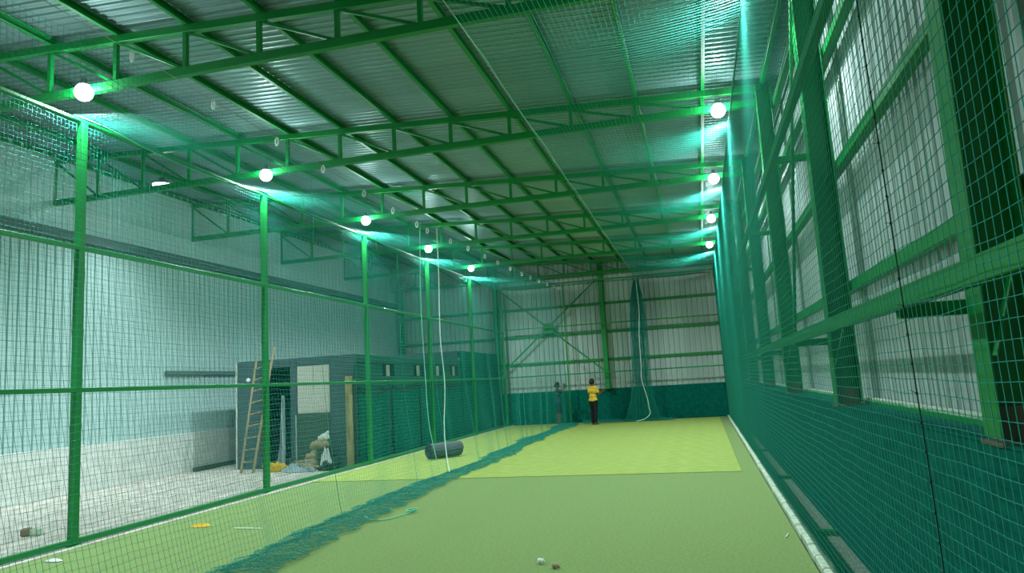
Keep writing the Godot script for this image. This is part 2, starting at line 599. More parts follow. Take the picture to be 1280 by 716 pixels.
func flood_lamp(x: float, z: float, label: String, group: String) -> void:
	var o := thing("flood_lamp", label, "lamp", Vector3(x, 5.9, z + 0.13), group)
	var mb := MB.new()
	mb.beam(Vector3(0, 0.14, -0.1), Vector3(0, 0.14, 0.02), 0.03, 0.012)
	mb.beam(Vector3(0, 0.14, 0.02), Vector3(0, 0.19, 0.02), 0.03, 0.012)
	put("bracket", mb, "lamp_body", o)
	mb = MB.new()
	mb.lathe(Vector3.ZERO, [Vector2(0.0, 0.19), Vector2(0.035, 0.19), Vector2(0.04, 0.13), Vector2(0.07, 0.11), Vector2(0.075, 0.085), Vector2(0.0, 0.085)], 20)
	put("housing", mb, "lamp_body", o)
	mb = MB.new()
	var prof := []
	for k in 13:
		var a := PI * (0.8 - 0.8 * k / 12.0)
		prof.push_back(Vector2(0.118 * sin(a), -0.01 - 0.118 * cos(a)))
	mb.lathe(Vector3.ZERO, prof, 24)
	put("bulb", mb, "lamp_glow", o)
	lamp_light(o, Vector3(0, -0.01, 0), FLOOD_ENERGY, 0.09, 80.0 if x < -3.0 else 71.0, 0.55, 0.11, deg_to_rad(6.0 if x < -3.0 else -20.0))

func high_bay(x: float, z: float, label: String) -> void:
	var y := roof_y(x) - 0.35
	var o := thing("high_bay_lamp", label, "lamp", Vector3(x, y, z))
	o.scale = Vector3.ONE * 1.25
	var mb := MB.new()
	mb.lathe(Vector3.ZERO, [Vector2(0, 0.12), Vector2(0.05, 0.12), Vector2(0.06, 0.06), Vector2(0.15, 0.04), Vector2(0.165, 0.01), Vector2(0.15, 0.0)], 28)
	put("housing", mb, "lamp_body", o)
	mb = MB.new()
	mb.lathe(Vector3.ZERO, [Vector2(0.158, 0.0), Vector2(0.15, -0.035), Vector2(0.11, -0.065), Vector2(0.05, -0.08), Vector2(0.0, -0.083)], 28)
	put("diffuser", mb, "lamp_glow", o)
	rope([Vector3(0, 0.16, 0), Vector3(0, 0.30, 0), Vector3(0, 0.40, 0)], 0.008, "hanger", "steel", o)
	lamp_light(o, Vector3(0, -0.03, 0), HIGH_BAY_ENERGY, 0.08, 62.0, 1.3, 0.02)

# ------------------------------------------------------------------ cloth heap: a crumpled sheet of cloth over lumps
func heap(called: String, c: Vector3, rx: float, rz: float, h: float, seed_: int, m: String, parent: Node, rough := 1.0) -> MeshInstance3D:
	var f := FastNoiseLite.new()
	f.seed = seed_
	f.frequency = 0.9
	f.fractal_octaves = 3
	var w := 34
	var p := PackedVector3Array()
	for r in w:
		for q in w:
			var u := 2.0 * q / (w - 1) - 1.0
			var t := 2.0 * r / (w - 1) - 1.0
			var e := 1.0 + 0.22 * f.get_noise_2d(atan2(t, u) * 1.3 + 9.0, seed_)
			var rad := maxf(absf(u), absf(t))
			var ang := Vector2(u, t).normalized() if rad > 0 else Vector2.ZERO
			var xz := ang * rad * e
			var env := pow(clampf(1.0 - rad * rad, 0, 1), 0.7)
			var nz := 0.55 + 0.65 * rough * f.get_noise_2d(xz.x * 3.2, xz.y * 3.2) + 0.35 * absf(f.get_noise_2d(xz.x * 8.0 + 40.0, xz.y * 8.0))
			p.push_back(c + Vector3(xz.x * rx, 0.008 + h * env * maxf(nz, 0.06), xz.y * rz))
	var mb := MB.new()
	mb.grid(p, w, w)
	return put(called, mb, m, parent)

# push the surface in and out along its normals: folds of cloth
func crumple(mb: MB, amp: float, freq: float, seed_: int) -> void:
	var f := FastNoiseLite.new()
	f.seed = seed_
	f.frequency = freq
	f.fractal_octaves = 3
	for i in mb.v.size():
		var p := mb.v[i]
		var q := mb.n[i]
		var c := f.get_noise_3dv(p)
		var e := 0.006
		var g := Vector3(f.get_noise_3dv(p + Vector3(e, 0, 0)) - c, f.get_noise_3dv(p + Vector3(0, e, 0)) - c, f.get_noise_3dv(p + Vector3(0, 0, e)) - c) / e * amp
		mb.v[i] = p + q * c * amp
		mb.n[i] = (q - (g - q * g.dot(q))).normalized()

# a soft bundle: many small rolls of cloth run together
func bundle(called: String, c: Vector3, rx: float, rz: float, h: float, n: int, seed_: int, m: String) -> MeshInstance3D:
	var g := RandomNumberGenerator.new()
	g.seed = seed_
	var b := []
	for k in n:
		var a := g.randf() * TAU
		var q := sqrt(g.randf())
		var p := Vector3(cos(a) * q * rx, 0, sin(a) * q * rz)
		var top := h * (1.0 - 0.8 * q * q)
		p.y = 0.04 + (top - 0.04) * g.randf_range(0.35, 1.0)
		var d := Vector3(g.randf_range(-1, 1), g.randf_range(-0.5, 0.3), g.randf_range(-1, 1)).normalized() * g.randf_range(0.06, 0.14)
		p.y = maxf(p.y, 0.035)
		var e := p + d
		e.y = maxf(e.y, 0.03)
		b.push_back([p, e, g.randf_range(0.03, 0.05), g.randf_range(0.018, 0.032)])
		b.push_back([Vector3(p.x * 0.8, 0.04, p.z * 0.8), p, 0.05, 0.035])
	var mb := MB.new()
	blob(mb, b, 0.013, 0.018)
	crumple(mb, 0.012, 9.0, seed_)
	return put(called, mb, m, self, c)

# ================================================================== the scene
func _ready() -> void:
	rng.seed = 7
	wob.seed = 5
	wob.frequency = 0.01
	wob.fractal_octaves = 2

	var cam := Camera3D.new()
	cam.name = "camera"
	add_child(cam)
	cam.position = Vector3(0, 1.7, 0)
	cam.rotation_order = EULER_ORDER_YXZ
	cam.rotation_degrees = Vector3(7.674, 14.188, -3.308)
	cam.fov = 43.314
	cam.near = 0.05
	cam.far = 200.0
	cam.current = true
	var we := WorldEnvironment.new()
	we.name = "environment"
	var env := Environment.new()
	env.background_mode = Environment.BG_COLOR
	env.background_color = Color(0.01, 0.012, 0.016)
	env.tonemap_mode = Environment.TONE_MAPPER_LINEAR
	env.tonemap_exposure = 1.22
	env.sdfgi_enabled = true
	env.ssao_enabled = true
	env.ssil_enabled = true
	we.environment = env
	add_child(we)

	make_materials()
	build_shell()
	build_floor()
	build_steel()
	build_lamps()
	build_cage()
	build_nets()
	build_cabin()
	build_clutter()
	build_people()
	for o in find_children("*", "GeometryInstance3D", true, false):
		o.cast_shadow = GeometryInstance3D.SHADOW_CASTING_SETTING_ON

# ------------------------------------------------------------------ room shell
func build_shell() -> void:
	# roof of ribbed sheets, ribs across the hall
	var ceiling := structure("ceiling", "ribbed metal sheet roof sloping over the hall", "roof")
	var slope := atan(0.0487)
	var kinds := [ribbed(1.02, 14.75, 7, 0.022, "roof_metal"), ribbed(1.02, 14.75, 7, 0.022, "roof_metal_dull")]
	var z := FRONT_Z + 0.2
	var k := 0
	while z > BACK_Z - 0.3:
		var o := inst("roof_sheet", kinds[(k * 7) % 3 % 2], ceiling)
		# sheet axes: width -> -z, length -> +x (falling), ribs up
		var lx := Vector3(cos(slope), -sin(slope), 0)
		o.transform = Transform3D(Basis(Vector3(0, 0, -1), lx, Vector3(0, 0, -1).cross(lx)), Vector3(LEFT_X - 0.15, roof_y(LEFT_X - 0.15) + 0.185, z))
		z -= 1.02
		k += 1
	# right wall
	var wr := structure("wall_right", "white ribbed metal sheet wall above a green covered low wall", "wall")
	var mr := [ribbed(1.02, 5.08, 5, 0.04, "wall_metal"), ribbed(1.02, 5.08, 5, 0.04, "wall_metal_grey")]
	z = FRONT_Z
	k = 0
	while z > BACK_Z:
		var o := inst("wall_sheet", mr[(k * 5) % 3 % 2], wr)
		o.transform = Transform3D(Basis(Vector3(0, 0, -1), Vector3.UP, Vector3(-1, 0, 0).normalized()), Vector3(SHEET_X + 0.03, 1.3, z))
		o.transform.basis = Basis(Vector3(0, 0, -1), Vector3.UP, Vector3(0, 0, -1).cross(Vector3.UP))
		z -= 1.02
		k += 1
	var len := FRONT_Z - BACK_Z
	var mid := (FRONT_Z + BACK_Z) / 2.0
	one_box("low_wall", Vector3(WALL_X + 0.27, 0.56, mid), Vector3(0.5, 1.48, len), "plaster", wr)
	one_box("wall_cover", Vector3(WALL_X + 0.012, 0.617, mid), Vector3(0.02, 1.40, len), "shade_cloth", wr)
	one_box("ledge_cover", Vector3(WALL_X + 0.14, 1.306, mid), Vector3(0.29, 0.014, len), "shade_cloth", wr)
	one_box("sill_strip", Vector3(SHEET_X - 0.075, 1.325, mid), Vector3(0.02, 0.04, len - 0.1), "green_paint", wr)
	one_box("sill_trim", Vector3(SHEET_X - 0.03, 1.335, mid), Vector3(0.07, 0.07, len - 0.1), "kerb", wr)
	# left wall
	var wl := structure("wall_left", "pale ribbed metal sheet wall on a white plaster plinth", "wall")
	var ml := [grooved(1.02, 4.4, 5, 0.045, 0.04, "left_metal"), ribbed(1.02, 1.8, 4, 0.012, "left_metal")]
	z = FRONT_Z
	while z > BACK_Z:
		for u in 2:
			var o := inst("wall_sheet", ml[u], wl)
			o.transform = Transform3D(Basis(Vector3(0, 0, 1), Vector3.UP, Vector3(1, 0, 0) * -1.0), Vector3(LEFT_X, 0.9 if u == 0 else 5.3, z - 1.02))
			o.transform.basis = Basis(Vector3(0, 0, -1), Vector3.UP, Vector3(1, 0, 0))
			o.position.z = z
		z -= 1.02
	one_box("plinth", Vector3(LEFT_X - 0.05, 0.44, mid), Vector3(0.26, 1.0, len), "plaster", wl)
	one_box("outer_skin", Vector3(LEFT_X - 0.12, 4.0, mid), Vector3(0.1, 6.4, len), "left_metal", wl)
	one_box("gutter_beam", Vector3(LEFT_X + 0.1, 5.33, mid), Vector3(0.14, 0.2, len - 0.2), "ledge", wl)
	one_box("lower_girt", Vector3(LEFT_X + 0.07, 2.45, -22.2), Vector3(0.07, 0.1, 14.2), "ledge", wl)
	# back wall
	var wb := structure("wall_back", "grey ribbed metal sheet gable wall at the far end", "wall")
	var x := LEFT_X
	k = 0
	while x < 1.6:
		var h := roof_y(x + 1.02) + 0.16 - 1.28
		var o := inst("wall_sheet", grooved(1.02, h, 5, 0.035, 0.05, "wall_metal_grey" if k % 2 == 0 else "wall_metal"), wb)
		o.position = Vector3(x, 1.28, BACK_Z + 0.06)
		x += 1.02
		k += 1
	one_box("low_wall", Vector3(-5.55, 0.56, BACK_Z - 0.08), Vector3(14.6, 1.44, 0.26), "plaster", wb)
	one_box("outer_skin", Vector3(-5.55, 4.0, BACK_Z - 0.12), Vector3(14.6, 6.2, 0.1), "wall_metal", wb)
	one_box("wall_cover", Vector3(-3.6, 0.63, BACK_Z + 0.085), Vector3(9.7, 1.34, 0.03), "shade_cloth", wb)
	# wall behind the camera
	var wf := structure("wall_front", "plain pale sheet wall behind the photographer", "wall")
	one_box("sheet_wall", Vector3(-5.55, 3.4, FRONT_Z + 0.1), Vector3(14.8, 7.6, 0.1), "wall_metal_grey", wf)
	one_box("outer_skin", Vector3(SHEET_X + 0.12, 3.9, mid), Vector3(0.1, 5.4, len), "wall_metal", wr)

func build_floor() -> void:
	var len := FRONT_Z - BACK_Z
	var mid := (FRONT_Z + BACK_Z) / 2.0
	var fl := structure("floor", "dusty pale concrete floor beside the cage", "floor")
	one_box("slab", Vector3(-10.25, -0.13, mid), Vector3(5.1, 0.2, len), "concrete", fl)
	one_box("sub_base", Vector3(-3.4, -0.2, mid), Vector3(8.8, 0.2, len), "grey_screed", fl)
	one_box("channel", Vector3(1.1, -0.18, mid), Vector3(0.5, 0.2, len), "channel_screed", fl)
	var t := one_box("turf_carpet", Vector3((-7.65 + 0.81) / 2.0, -0.05, mid + 0.15), Vector3(8.46, 0.1, len - 0.4), "turf", self, 0.01)
	tag(t, "mid green artificial turf carpet covering the cage floor", "turf")
	var nm := 8
	for k in nm:
		var z0 := -13.15 - k * (28.9 - 13.15) / nm
		var z1 := -13.15 - (k + 1) * (28.9 - 13.15) / nm
		var m := one_box("turf_mat", Vector3(-3.56, 0.006, (z0 + z1) / 2.0), Vector3(8.16, 0.012, z0 - z1 - 0.004), "turf_light", self, 0.003)
		tag(m, "strip of bright yellow-green turf laid across the far half of the cage", "turf mat", "bright turf mats")
	# kerbs
	var kb := thing("kerb", "whitewashed concrete kerb along the foot of the ribbed white wall net", "kerb", Vector3(0.87, 0, 0))
	var shapes := []
	for s in 3:
		var mb := MB.new()
		mb.box(Vector3.ZERO, Vector3(0.1 + 0.004 * s, 0.12, 0.436 - 0.008 * s), Basis.IDENTITY, 0.014)
		shapes.push_back(mb.mesh(mats["kerb"]))
	var z := FRONT_Z - 0.4
	var i := 0
	while z > -28.9:
		var o := inst("kerb_stone", shapes[(i * 2) % 3], kb, Vector3(rng.randf_range(-0.004, 0.004), rng.randf_range(-0.006, 0.006), z))
		o.rotation.y = rng.randf_range(-0.012, 0.012)
		z -= 0.45
		i += 1
	var ks := one_box("edge_strip", Vector3(-7.681, -0.015, mid), Vector3(0.058, 0.06, len - 0.6), "concrete", self, 0.01)
	tag(ks, "thin white cement strip between the turf and the green floor rail", "strip")

# ------------------------------------------------------------------ steelwork
func build_steel() -> void:
	# trusses
	var xs := []
	for k in 13:
		xs.push_back(0.41 - k * 1.0967)
	xs.push_front(1.34)
	var base := TRUSS_Z[3] as float
	var tr := thing("roof_truss", "green steel roof truss with upright and diagonal webs", "truss", Vector3(0, 0, base), "roof trusses across the hall")
	var left: float = xs[xs.size() - 1]
	one_beam("lower_chord", Vector3(left, 5.98, 0), Vector3(1.34, 5.98, 0), 0.09, 0.115, "green_paint", tr)
	one_beam("upper_chord", Vector3(left, roof_y(left), 0), Vector3(1.34, roof_y(1.34), 0), 0.09, 0.105, "green_paint", tr)
	for k in xs.size():
		var x: float = xs[k]
		if k > 0:
			one_beam("upright", Vector3(x, 6.02, 0), Vector3(x, roof_y(x) - 0.04, 0), 0.06, 0.06, "green_paint", tr)
		if k > 1:
			one_beam("diagonal", Vector3(x + 0.03, roof_y(x) - 0.05, 0), Vector3(xs[k - 1] - 0.03, 6.03, 0), 0.04, 0.04, "green_paint", tr)
	for z in TRUSS_Z:
		if z != base:
			duplicate_thing(tr, Vector3(0, 0, z))
	# purlins
	var len := FRONT_Z - BACK_Z
	var mid := (FRONT_Z + BACK_Z) / 2.0
	for k in xs.size():
		var x: float = xs[k]
		var mb := MB.new()
		mb.box(Vector3.ZERO, Vector3(0.012, 0.11, len - 0.1))
		mb.box(Vector3(0.025, 0.05, 0), Vector3(0.055, 0.01, len - 0.1))
		mb.box(Vector3(0.025, -0.05, 0), Vector3(0.055, 0.01, len - 0.1))
		var o := put("roof_purlin", mb, "green_paint", self, Vector3(x, roof_y(x) + 0.105, mid))
		tag(o, "green steel purlin running the length of the roof", "purlin", "roof purlins")
	# columns of the right wall
	var col := thing("steel_column", "green steel I-section column on the low wall by the white sheets", "column", Vector3(1.24, 1.3, -3.74), "columns of the ribbed white wall")
	var h := 4.95
	one_box("inner_flange", Vector3(0.008, h / 2 + 0.02, 0), Vector3(0.014, h - 0.04, 0.2), "green_paint", col)
	one_box("outer_flange", Vector3(0.222, h / 2 + 0.02, 0), Vector3(0.014, h - 0.04, 0.2), "green_paint", col)
	one_box("web", Vector3(0.115, h / 2 + 0.02, 0), Vector3(0.2, h - 0.04, 0.012), "green_paint", col)
	one_box("base_plate", Vector3(0.13, 0.012, 0), Vector3(0.28, 0.022, 0.26), "base_steel", col)
	one_box("base_stiffener", Vector3(0.115, 0.1, 0.03), Vector3(0.19, 0.16, 0.05), "base_steel", col)
	var zs := [0.6, -7.67, -11.87, -16.05, -20.37, -24.6, -28.9]
	for z in zs:
		duplicate_thing(col, Vector3(1.24, 1.3, z))
	# girts of the right wall
	for y in [2.46, 3.68, 4.87, 5.9]:
		var mb := MB.new()
		mb.box(Vector3.ZERO, Vector3(0.012, 0.1, len - 0.2))
		mb.box(Vector3(0.045, 0.045, 0), Vector3(0.08, 0.01, len - 0.2))
		mb.box(Vector3(0.045, -0.045, 0), Vector3(0.08, 0.01, len - 0.2))
		var o := put("wall_girt", mb, "green_paint", self, Vector3(1.49, y, mid))
		tag(o, "green steel girt running behind the columns of the ribbed white wall", "girt", "girts of the ribbed white wall")
	# columns, girts and cross brace of the back wall
	for a in [[-8.2, "green steel column on the back wall at the cabin end"], [-3.68, "green steel column standing mid-way on the back wall"], [0.95, "green steel column in the corner of the back wall"], [-12.5, "green steel column on the back wall in the far corner behind the cabin"]]:
		var c := thing("gable_column", a[1], "column", Vector3(a[0], 1.28, BACK_Z + 0.25))
		var hh := roof_y(a[0]) - 0.02 - 1.28
		one_box("inner_flange", Vector3(0, hh / 2, 0.09), Vector3(0.18, hh, 0.012), "green_paint", c)
		one_box("outer_flange", Vector3(0, hh / 2, -0.09), Vector3(0.18, hh, 0.012), "green_paint", c)
		one_box("web", Vector3(0, hh / 2, 0), Vector3(0.012, hh, 0.17), "green_paint", c)
		one_box("base_plate", Vector3(0, 0.012, 0), Vector3(0.26, 0.022, 0.26), "base_steel", c)
	for y in [2.47, 3.6, 4.76]:
		var mb := MB.new()
		mb.box(Vector3.ZERO, Vector3(14.1, 0.1, 0.012))
		mb.box(Vector3(0, 0.045, -0.03), Vector3(14.1, 0.01, 0.06))
		mb.box(Vector3(0, -0.045, -0.03), Vector3(14.1, 0.01, 0.06))
		var o := put("gable_girt", mb, "green_paint", self, Vector3(-5.6, y, BACK_Z + 0.13))
		tag(o, "green steel girt running across the grey back wall", "girt", "girts of the back wall")
	var br := thing("cross_brace", "green steel X brace with centre gusset on the back wall", "brace", Vector3(-5.92, 3.85, BACK_Z + 0.385))
	one_beam("brace_arm", Vector3(-2.15, -1.75, 0), Vector3(2.1, 1.9, 0), 0.06, 0.06, "green_paint", br)
	one_beam("brace_arm", Vector3(-2.2, 1.9, 0.05), Vector3(2.25, -1.9, 0.05), 0.06, 0.06, "green_paint", br)
	one_box("gusset", Vector3(0, 0.03, 0.025), Vector3(0.42, 0.42, 0.014), "green_paint", br)

func build_lamps() -> void:
	for z in [-7.67, -11.88, -16.13, -20.37, -24.6]:
		flood_lamp(-7.66, z, "glowing white bulb lamp at the top of a green cage post", "bulb lamps over the cage posts")
	for z in [-7.67, -11.88, -16.13, -20.37, -24.6]:
		flood_lamp(0.64, z, "glowing white bulb lamp under a truss beside the hanging wall net", "bulb lamps beside the wall net")
	for z in [-3.44, 0.79]:
		flood_lamp(-7.66, z, "glowing white bulb lamp on the cage side near the entrance", "bulb lamps near the entrance")
	high_bay(-11.05, -13.0, "round white high bay lamp hanging under the roof by the plaster wall")
	high_bay(-11.05, -5.0, "round white high bay lamp hanging by the plaster wall near the entrance")

# ------------------------------------------------------------------ cage frames
func build_cage() -> void:
	var f := thing("cage_frame", "green square tube frame of posts and rails beside the pale concrete floor", "frame", Vector3(-7.8, 0, 0))
	var posts := [-3.44, -7.67, -11.87, -16.15, -20.4, -24.56, -28.75]
	for z in posts:
		var p := one_box("post", Vector3(0, 2.78, z), Vector3(0.095, 5.5, 0.095), "green_paint", f)
		one_box("foot_plate", Vector3(0, -2.77, 0), Vector3(0.16, 0.012, 0.16), "green_paint", p)
	for y in [1.94, 3.8]:
		one_box("rail", Vector3(0.02, y, -13.5), Vector3(0.05, 0.06, 30.8), "green_paint", f)
	one_box("floor_rail", Vector3(0.0, 0.055, -13.5), Vector3(0.07, 0.07, 30.8), "green_paint", f)
	one_box("top_rail", Vector3(0.0, 5.55, -13.5), Vector3(0.04, 0.04, 30.8), "green_paint", f)
	# rails of the wall net, tied to the columns
	var r := thing("wall_net_frame", "green square tube rails on struts behind the hanging wall net", "frame", Vector3(0.92, 0, 0))
	for y in [1.985, 3.87]:
		one_box("rail", Vector3(0, y, -12.5), Vector3(0.06, 0.09, 32.5), "green_paint", r)
	for z in [-3.87, -7.79, -11.98, -16.17, -20.48, -24.7]:
		for y in [1.96, 3.87]:
			one_beam("strut", Vector3(0.03, y - 0.02, z), Vector3(0.33, y - 0.02, z), 0.06, 0.07, "green_paint", r)
		one_beam("strap", Vector3(0.44, 2.05, z + 0.25), Vector3(0.335, 1.70, z + 0.25), 0.05, 0.012, "green_paint", r)
	one_beam("slant_pipe", Vector3(0.0, 1.9, -7.62), Vector3(0.32, 5.5, -7.62), 0.03, 0.03, "green_paint", r)
	one_box("floor_rail", Vector3(0.07, -0.05, -12.5), Vector3(0.09, 0.06, 32.5), "green_paint", r)
	var z := -0.05
	while z > -28.5:
		one_box("floor_strut", Vector3(0.2, -0.05, z - 0.0), Vector3(0.25, 0.05, 0.1), "green_paint", r)
		z -= 4.23
	# back frame
	var b := thing("back_frame", "thin green tube frame of rails and posts along the back wall", "frame", Vector3(0, 0, -29.0))
	for y in [1.95, 3.91]:
		one_box("rail", Vector3(-3.45, y, 0), Vector3(8.6, 0.045, 0.045), "green_paint", b)
	one_box("top_rail", Vector3(-3.45, 5.68, 0.05), Vector3(8.6, 0.06, 0.06), "green_paint", b)
	for x in [-5.2, -2.12]:
		one_box("post", Vector3(x, 2.85, 0), Vector3(0.06, 5.66, 0.06), "green_paint", b)

# ------------------------------------------------------------------ nets
func wire_y(z: float) -> float:
	# height of the lane wire, read off its rings
	var t := [[2.0, 5.3], [-5.7, 5.16], [-8.24, 5.09], [-12.0, 4.98], [-14.0, 4.93], [-17.0, 5.04], [-21.9, 5.12], [-25.9, 5.27], [-29.0, 5.45]]
	for k in t.size() - 1:
		if z >= t[k + 1][0]:
			return lerpf(t[k + 1][1], t[k][1], clampf((z - t[k + 1][0]) / (t[k][0] - t[k + 1][0]), 0, 1))
	return 5.45

func pile_x(z: float) -> float:
	var t := [[2.0, -4.4], [-6.5, -4.5], [-8.2, -4.65], [-10.4, -4.75], [-13.0, -4.85], [-15.5, -4.75], [-19.0, -4.95], [-22.0, -5.05], [-28.8, -5.0]]
	for k in t.size() - 1:
		if z >= t[k + 1][0]:
			return lerpf(t[k + 1][1], t[k][1], clampf((z - t[k + 1][0]) / (t[k][0] - t[k + 1][0]), 0, 1))
	return -5.0

func build_nets() -> void:
	# ---- net down the right wall
	var o := thing("wall_net", "tall green square mesh net hanging in front of the ribbed white wall", "net")
	var mb := MB.new()
	var f_wall := func(a: float, b: float) -> Vector3:
		var z := 1.0 - a
		var v := b / 5.64
		var x := lerpf(0.875, 0.775, v) + 0.02 * sin(v * PI) * wave(z * 0.5, b * 0.25, 0.3)
		var y := 0.09 + b * 0.985 - 0.025 * absf(sin(z * 1.9)) * v * v
		return Vector3(x, y + 0.012 * wave(z * 2.0, b * 2.0, 1.0), z + 0.02 * wave(b, z, 0.6))
	net_into(mb, f_wall, 29.6, 5.64, CELL, 0.3, 0.28, TWINE, Vector3.RIGHT)
	# knots of the stretch next to the camera
	var na := 493
	for i in range(20, 150):
		for j in 95:
			var p: Vector3 = f_wall.call(29.6 * i / na, 5.64 * j / 94.0)
			var s := mb.v.size()
			for q in [Vector3.RIGHT, Vector3.UP, Vector3.BACK, Vector3.LEFT, Vector3.DOWN, Vector3.FORWARD]:
				mb.v.push_back(p + q * 0.0036)
				mb.n.push_back(q)
			mb.idx.append_array([s, s + 2, s + 1, s + 1, s + 2, s + 3, s + 3, s + 5, s + 1, s + 1, s + 5, s, s, s + 4, s + 2, s + 2, s + 4, s + 3, s + 3, s + 4, s + 5, s + 5, s + 4, s])
	net_part("mesh", mb, o)
	var seam := MB.new()
	var sp := PackedVector3Array()
	for k in 60:
		sp.push_back(f_wall.call(4.3, 5.64 * k / 59.0) + Vector3(-0.004, 0, 0))
	seam.tube(sp, 0.003, 5)
	for k in 47:
		var p: Vector3 = f_wall.call(4.3, 0.06 + 0.12 * k) + Vector3(-0.005, 0, 0)
		seam.box(p, Vector3(0.009, 0.014, 0.009), Basis.IDENTITY, 0.003)
		if k % 3 == 0:
			seam.beam(p, p + Vector3(-0.01, 0.012, -0.05), 0.003, 0.003)
	put("lacing", seam, "net_cord", o)
	var top := []
	for k in 60:
		top.push_back(f_wall.call(29.6 * k / 59.0, 5.64))
	rope(top, 0.008, "border_rope", "mint_cord", o)

	# ---- ceiling net over the lane on the right
	o = thing("ceiling_net", "green square mesh net stretched under the roof beside the wall net", "net")
	mb = MB.new()
	var f_ceil := func(a: float, b: float) -> Vector3:
		var z := 1.0 - a
		var u := b / 3.0
		var bay := fposmod(z + 7.67, 4.23) / 4.23
		var sag := 0.05 * sin(bay * PI) * (0.4 + u) + 0.16 * sin(u * PI)
		return Vector3(-2.22 + b, 5.66 - sag + 0.03 * wave(z, b, 0.5), z + 0.02 * wave(b, z, 0.5))
	net_into(mb, f_ceil, 29.8, 3.0, CELL, 0.35, 0.25, TWINE * 1.15, Vector3.UP)
	net_part("mesh", mb, o)
	var e0 := []
	var e1 := []
	for k in 50:
		e0.push_back(f_ceil.call(29.8 * k / 49.0, 0.0))
		e1.push_back(f_ceil.call(29.8 * k / 49.0, 3.0))
	rope(e0, 0.006, "border_rope", "mint_cord", o)
	rope(e1, 0.006, "border_rope", "net_cord", o)

	# ---- net on the left cage frame
	o = thing("side_net", "green square mesh net tied behind the posts of the cage frame", "net")
	mb = MB.new()
	var f_side := func(a: float, b: float) -> Vector3:
		var z := -2.5 - a
		return Vector3(-7.89 + 0.02 * wave(z, b, 0.5), 0.04 + b + 0.02 * wave(z * 2.0, b * 2.0, 0.9), z + 0.03 * wave(b, z, 0.7))
	net_into(mb, f_side, 26.2, 5.5, CELL, 0.4, 0.4, TWINE, Vector3.RIGHT)
	net_part("mesh", mb, o)

	# ---- ceiling net over the left lane
	o = thing("ceiling_net", "green square mesh net sagging under the bulb lamps of the cage posts", "net")
	mb = MB.new()
	var f_left := func(a: float, b: float) -> Vector3:
		var z := -7.5 - a
		var u := b / 2.55
		var bay := fposmod(z + 7.67, 4.23) / 4.23
		var y := lerpf(5.6, wire_y(z) + 0.12, u * u) - 0.12 * sin(bay * PI) * (1.0 - u) - 0.1 * sin(u * PI)
		return Vector3(-7.76 + b, y + 0.03 * wave(z, b, 0.5), z + 0.02 * wave(b, z, 0.5))
	net_into(mb, f_left, 21.3, 2.55, CELL, 0.3, 0.25, TWINE, Vector3.UP)
	net_part("mesh", mb, o)
	e0 = []
	for k in 60:
		e0.push_back(f_left.call(21.3 * k / 59.0, 0.0))
	rope(e0, 0.006, "border_rope", "mint_cord", o)

	# ---- lane divider hanging from a wire
	var wire := thing("lane_wire", "thin steel wire carrying the lane divider net", "wire")
	var wp := []
	for k in 64:
		var z := 1.5 - 30.3 * k / 63.0
		wp.push_back(Vector3(-5.2, wire_y(z) + 0.03, z))
	rope(wp, 0.004, "cable", "steel", wire)
	var ring0: Node3D = null
	for z in [-4.4, -5.69, -6.94, -8.24, -9.46, -10.82, -12.0, -13.15, -13.72, -15.16, -16.44, -17.86, -19.1, -20.5, -21.9, -23.13, -24.49, -25.88, -27.09, -28.2]:
		var at := Vector3(-5.2, wire_y(z) + 0.0, z)
		if ring0 == null:
			ring0 = thing("net_ring", "small white plastic ring hanging the divider net on its wire", "ring", at, "rings on the divider wire")
			var rp := PackedVector3Array()
			for k in 15:
				var a := TAU * k / 14.0
				rp.push_back(Vector3(0.028 * sin(a), -0.012 + 0.055 * cos(a), 0.01 * sin(a)))
			var rm := MB.new()
			rm.tube(rp, 0.011, 6, Vector3.BACK)
			put("loop", rm, "plastic_white", ring0)
		else:
			duplicate_thing(ring0, at)
	o = thing("divider_net", "loose green square mesh net hanging between lanes, its foot heaped on the turf", "net")
	mb = MB.new()
	var f_div := func(a: float, b: float) -> Vector3:
		var z := -2.2 - a
		var h := wire_y(z) - 0.06
		var v := b / 5.0                       # 1 top, 0 foot
		var scallop := 0.05 * absf(sin(PI * z / 1.3)) * v * v
		var y := 0.06 + (h - 0.06) * v - scallop
		var fold := (0.014 + 0.03 * (1.0 - v)) * sin(z * 5.3 + 5.0 * wave(z, 3.0, 0.35)) * (0.4 + absf(wave(z, 7.0, 0.3)))
		var lean := (pile_x(z) - 0.12 + 5.2) * pow(1.0 - v, 2.6)
		return Vector3(-5.2 + lean + fold + 0.05 * wave(z * 0.7, b, 0.4), y + 0.02 * wave(z * 3.0, b, 0.8), z + 0.03 * wave(b, z, 0.6))
	net_into(mb, f_div, 26.3, 5.0, CELL, 0.22, 0.25, TWINE, Vector3.RIGHT)
	net_part("mesh", mb, o)
	for zz in [6.9, 9.9, 11.4, 17.0]:
		var sp2 := []
		for k in 24:
			sp2.push_back(f_div.call(zz, 5.0 * k / 23.0))
		rope(sp2, 0.0032, "seam_cord", "net", o)
	# heaped foot: the spare length of net lying in folds
	mb = MB.new()
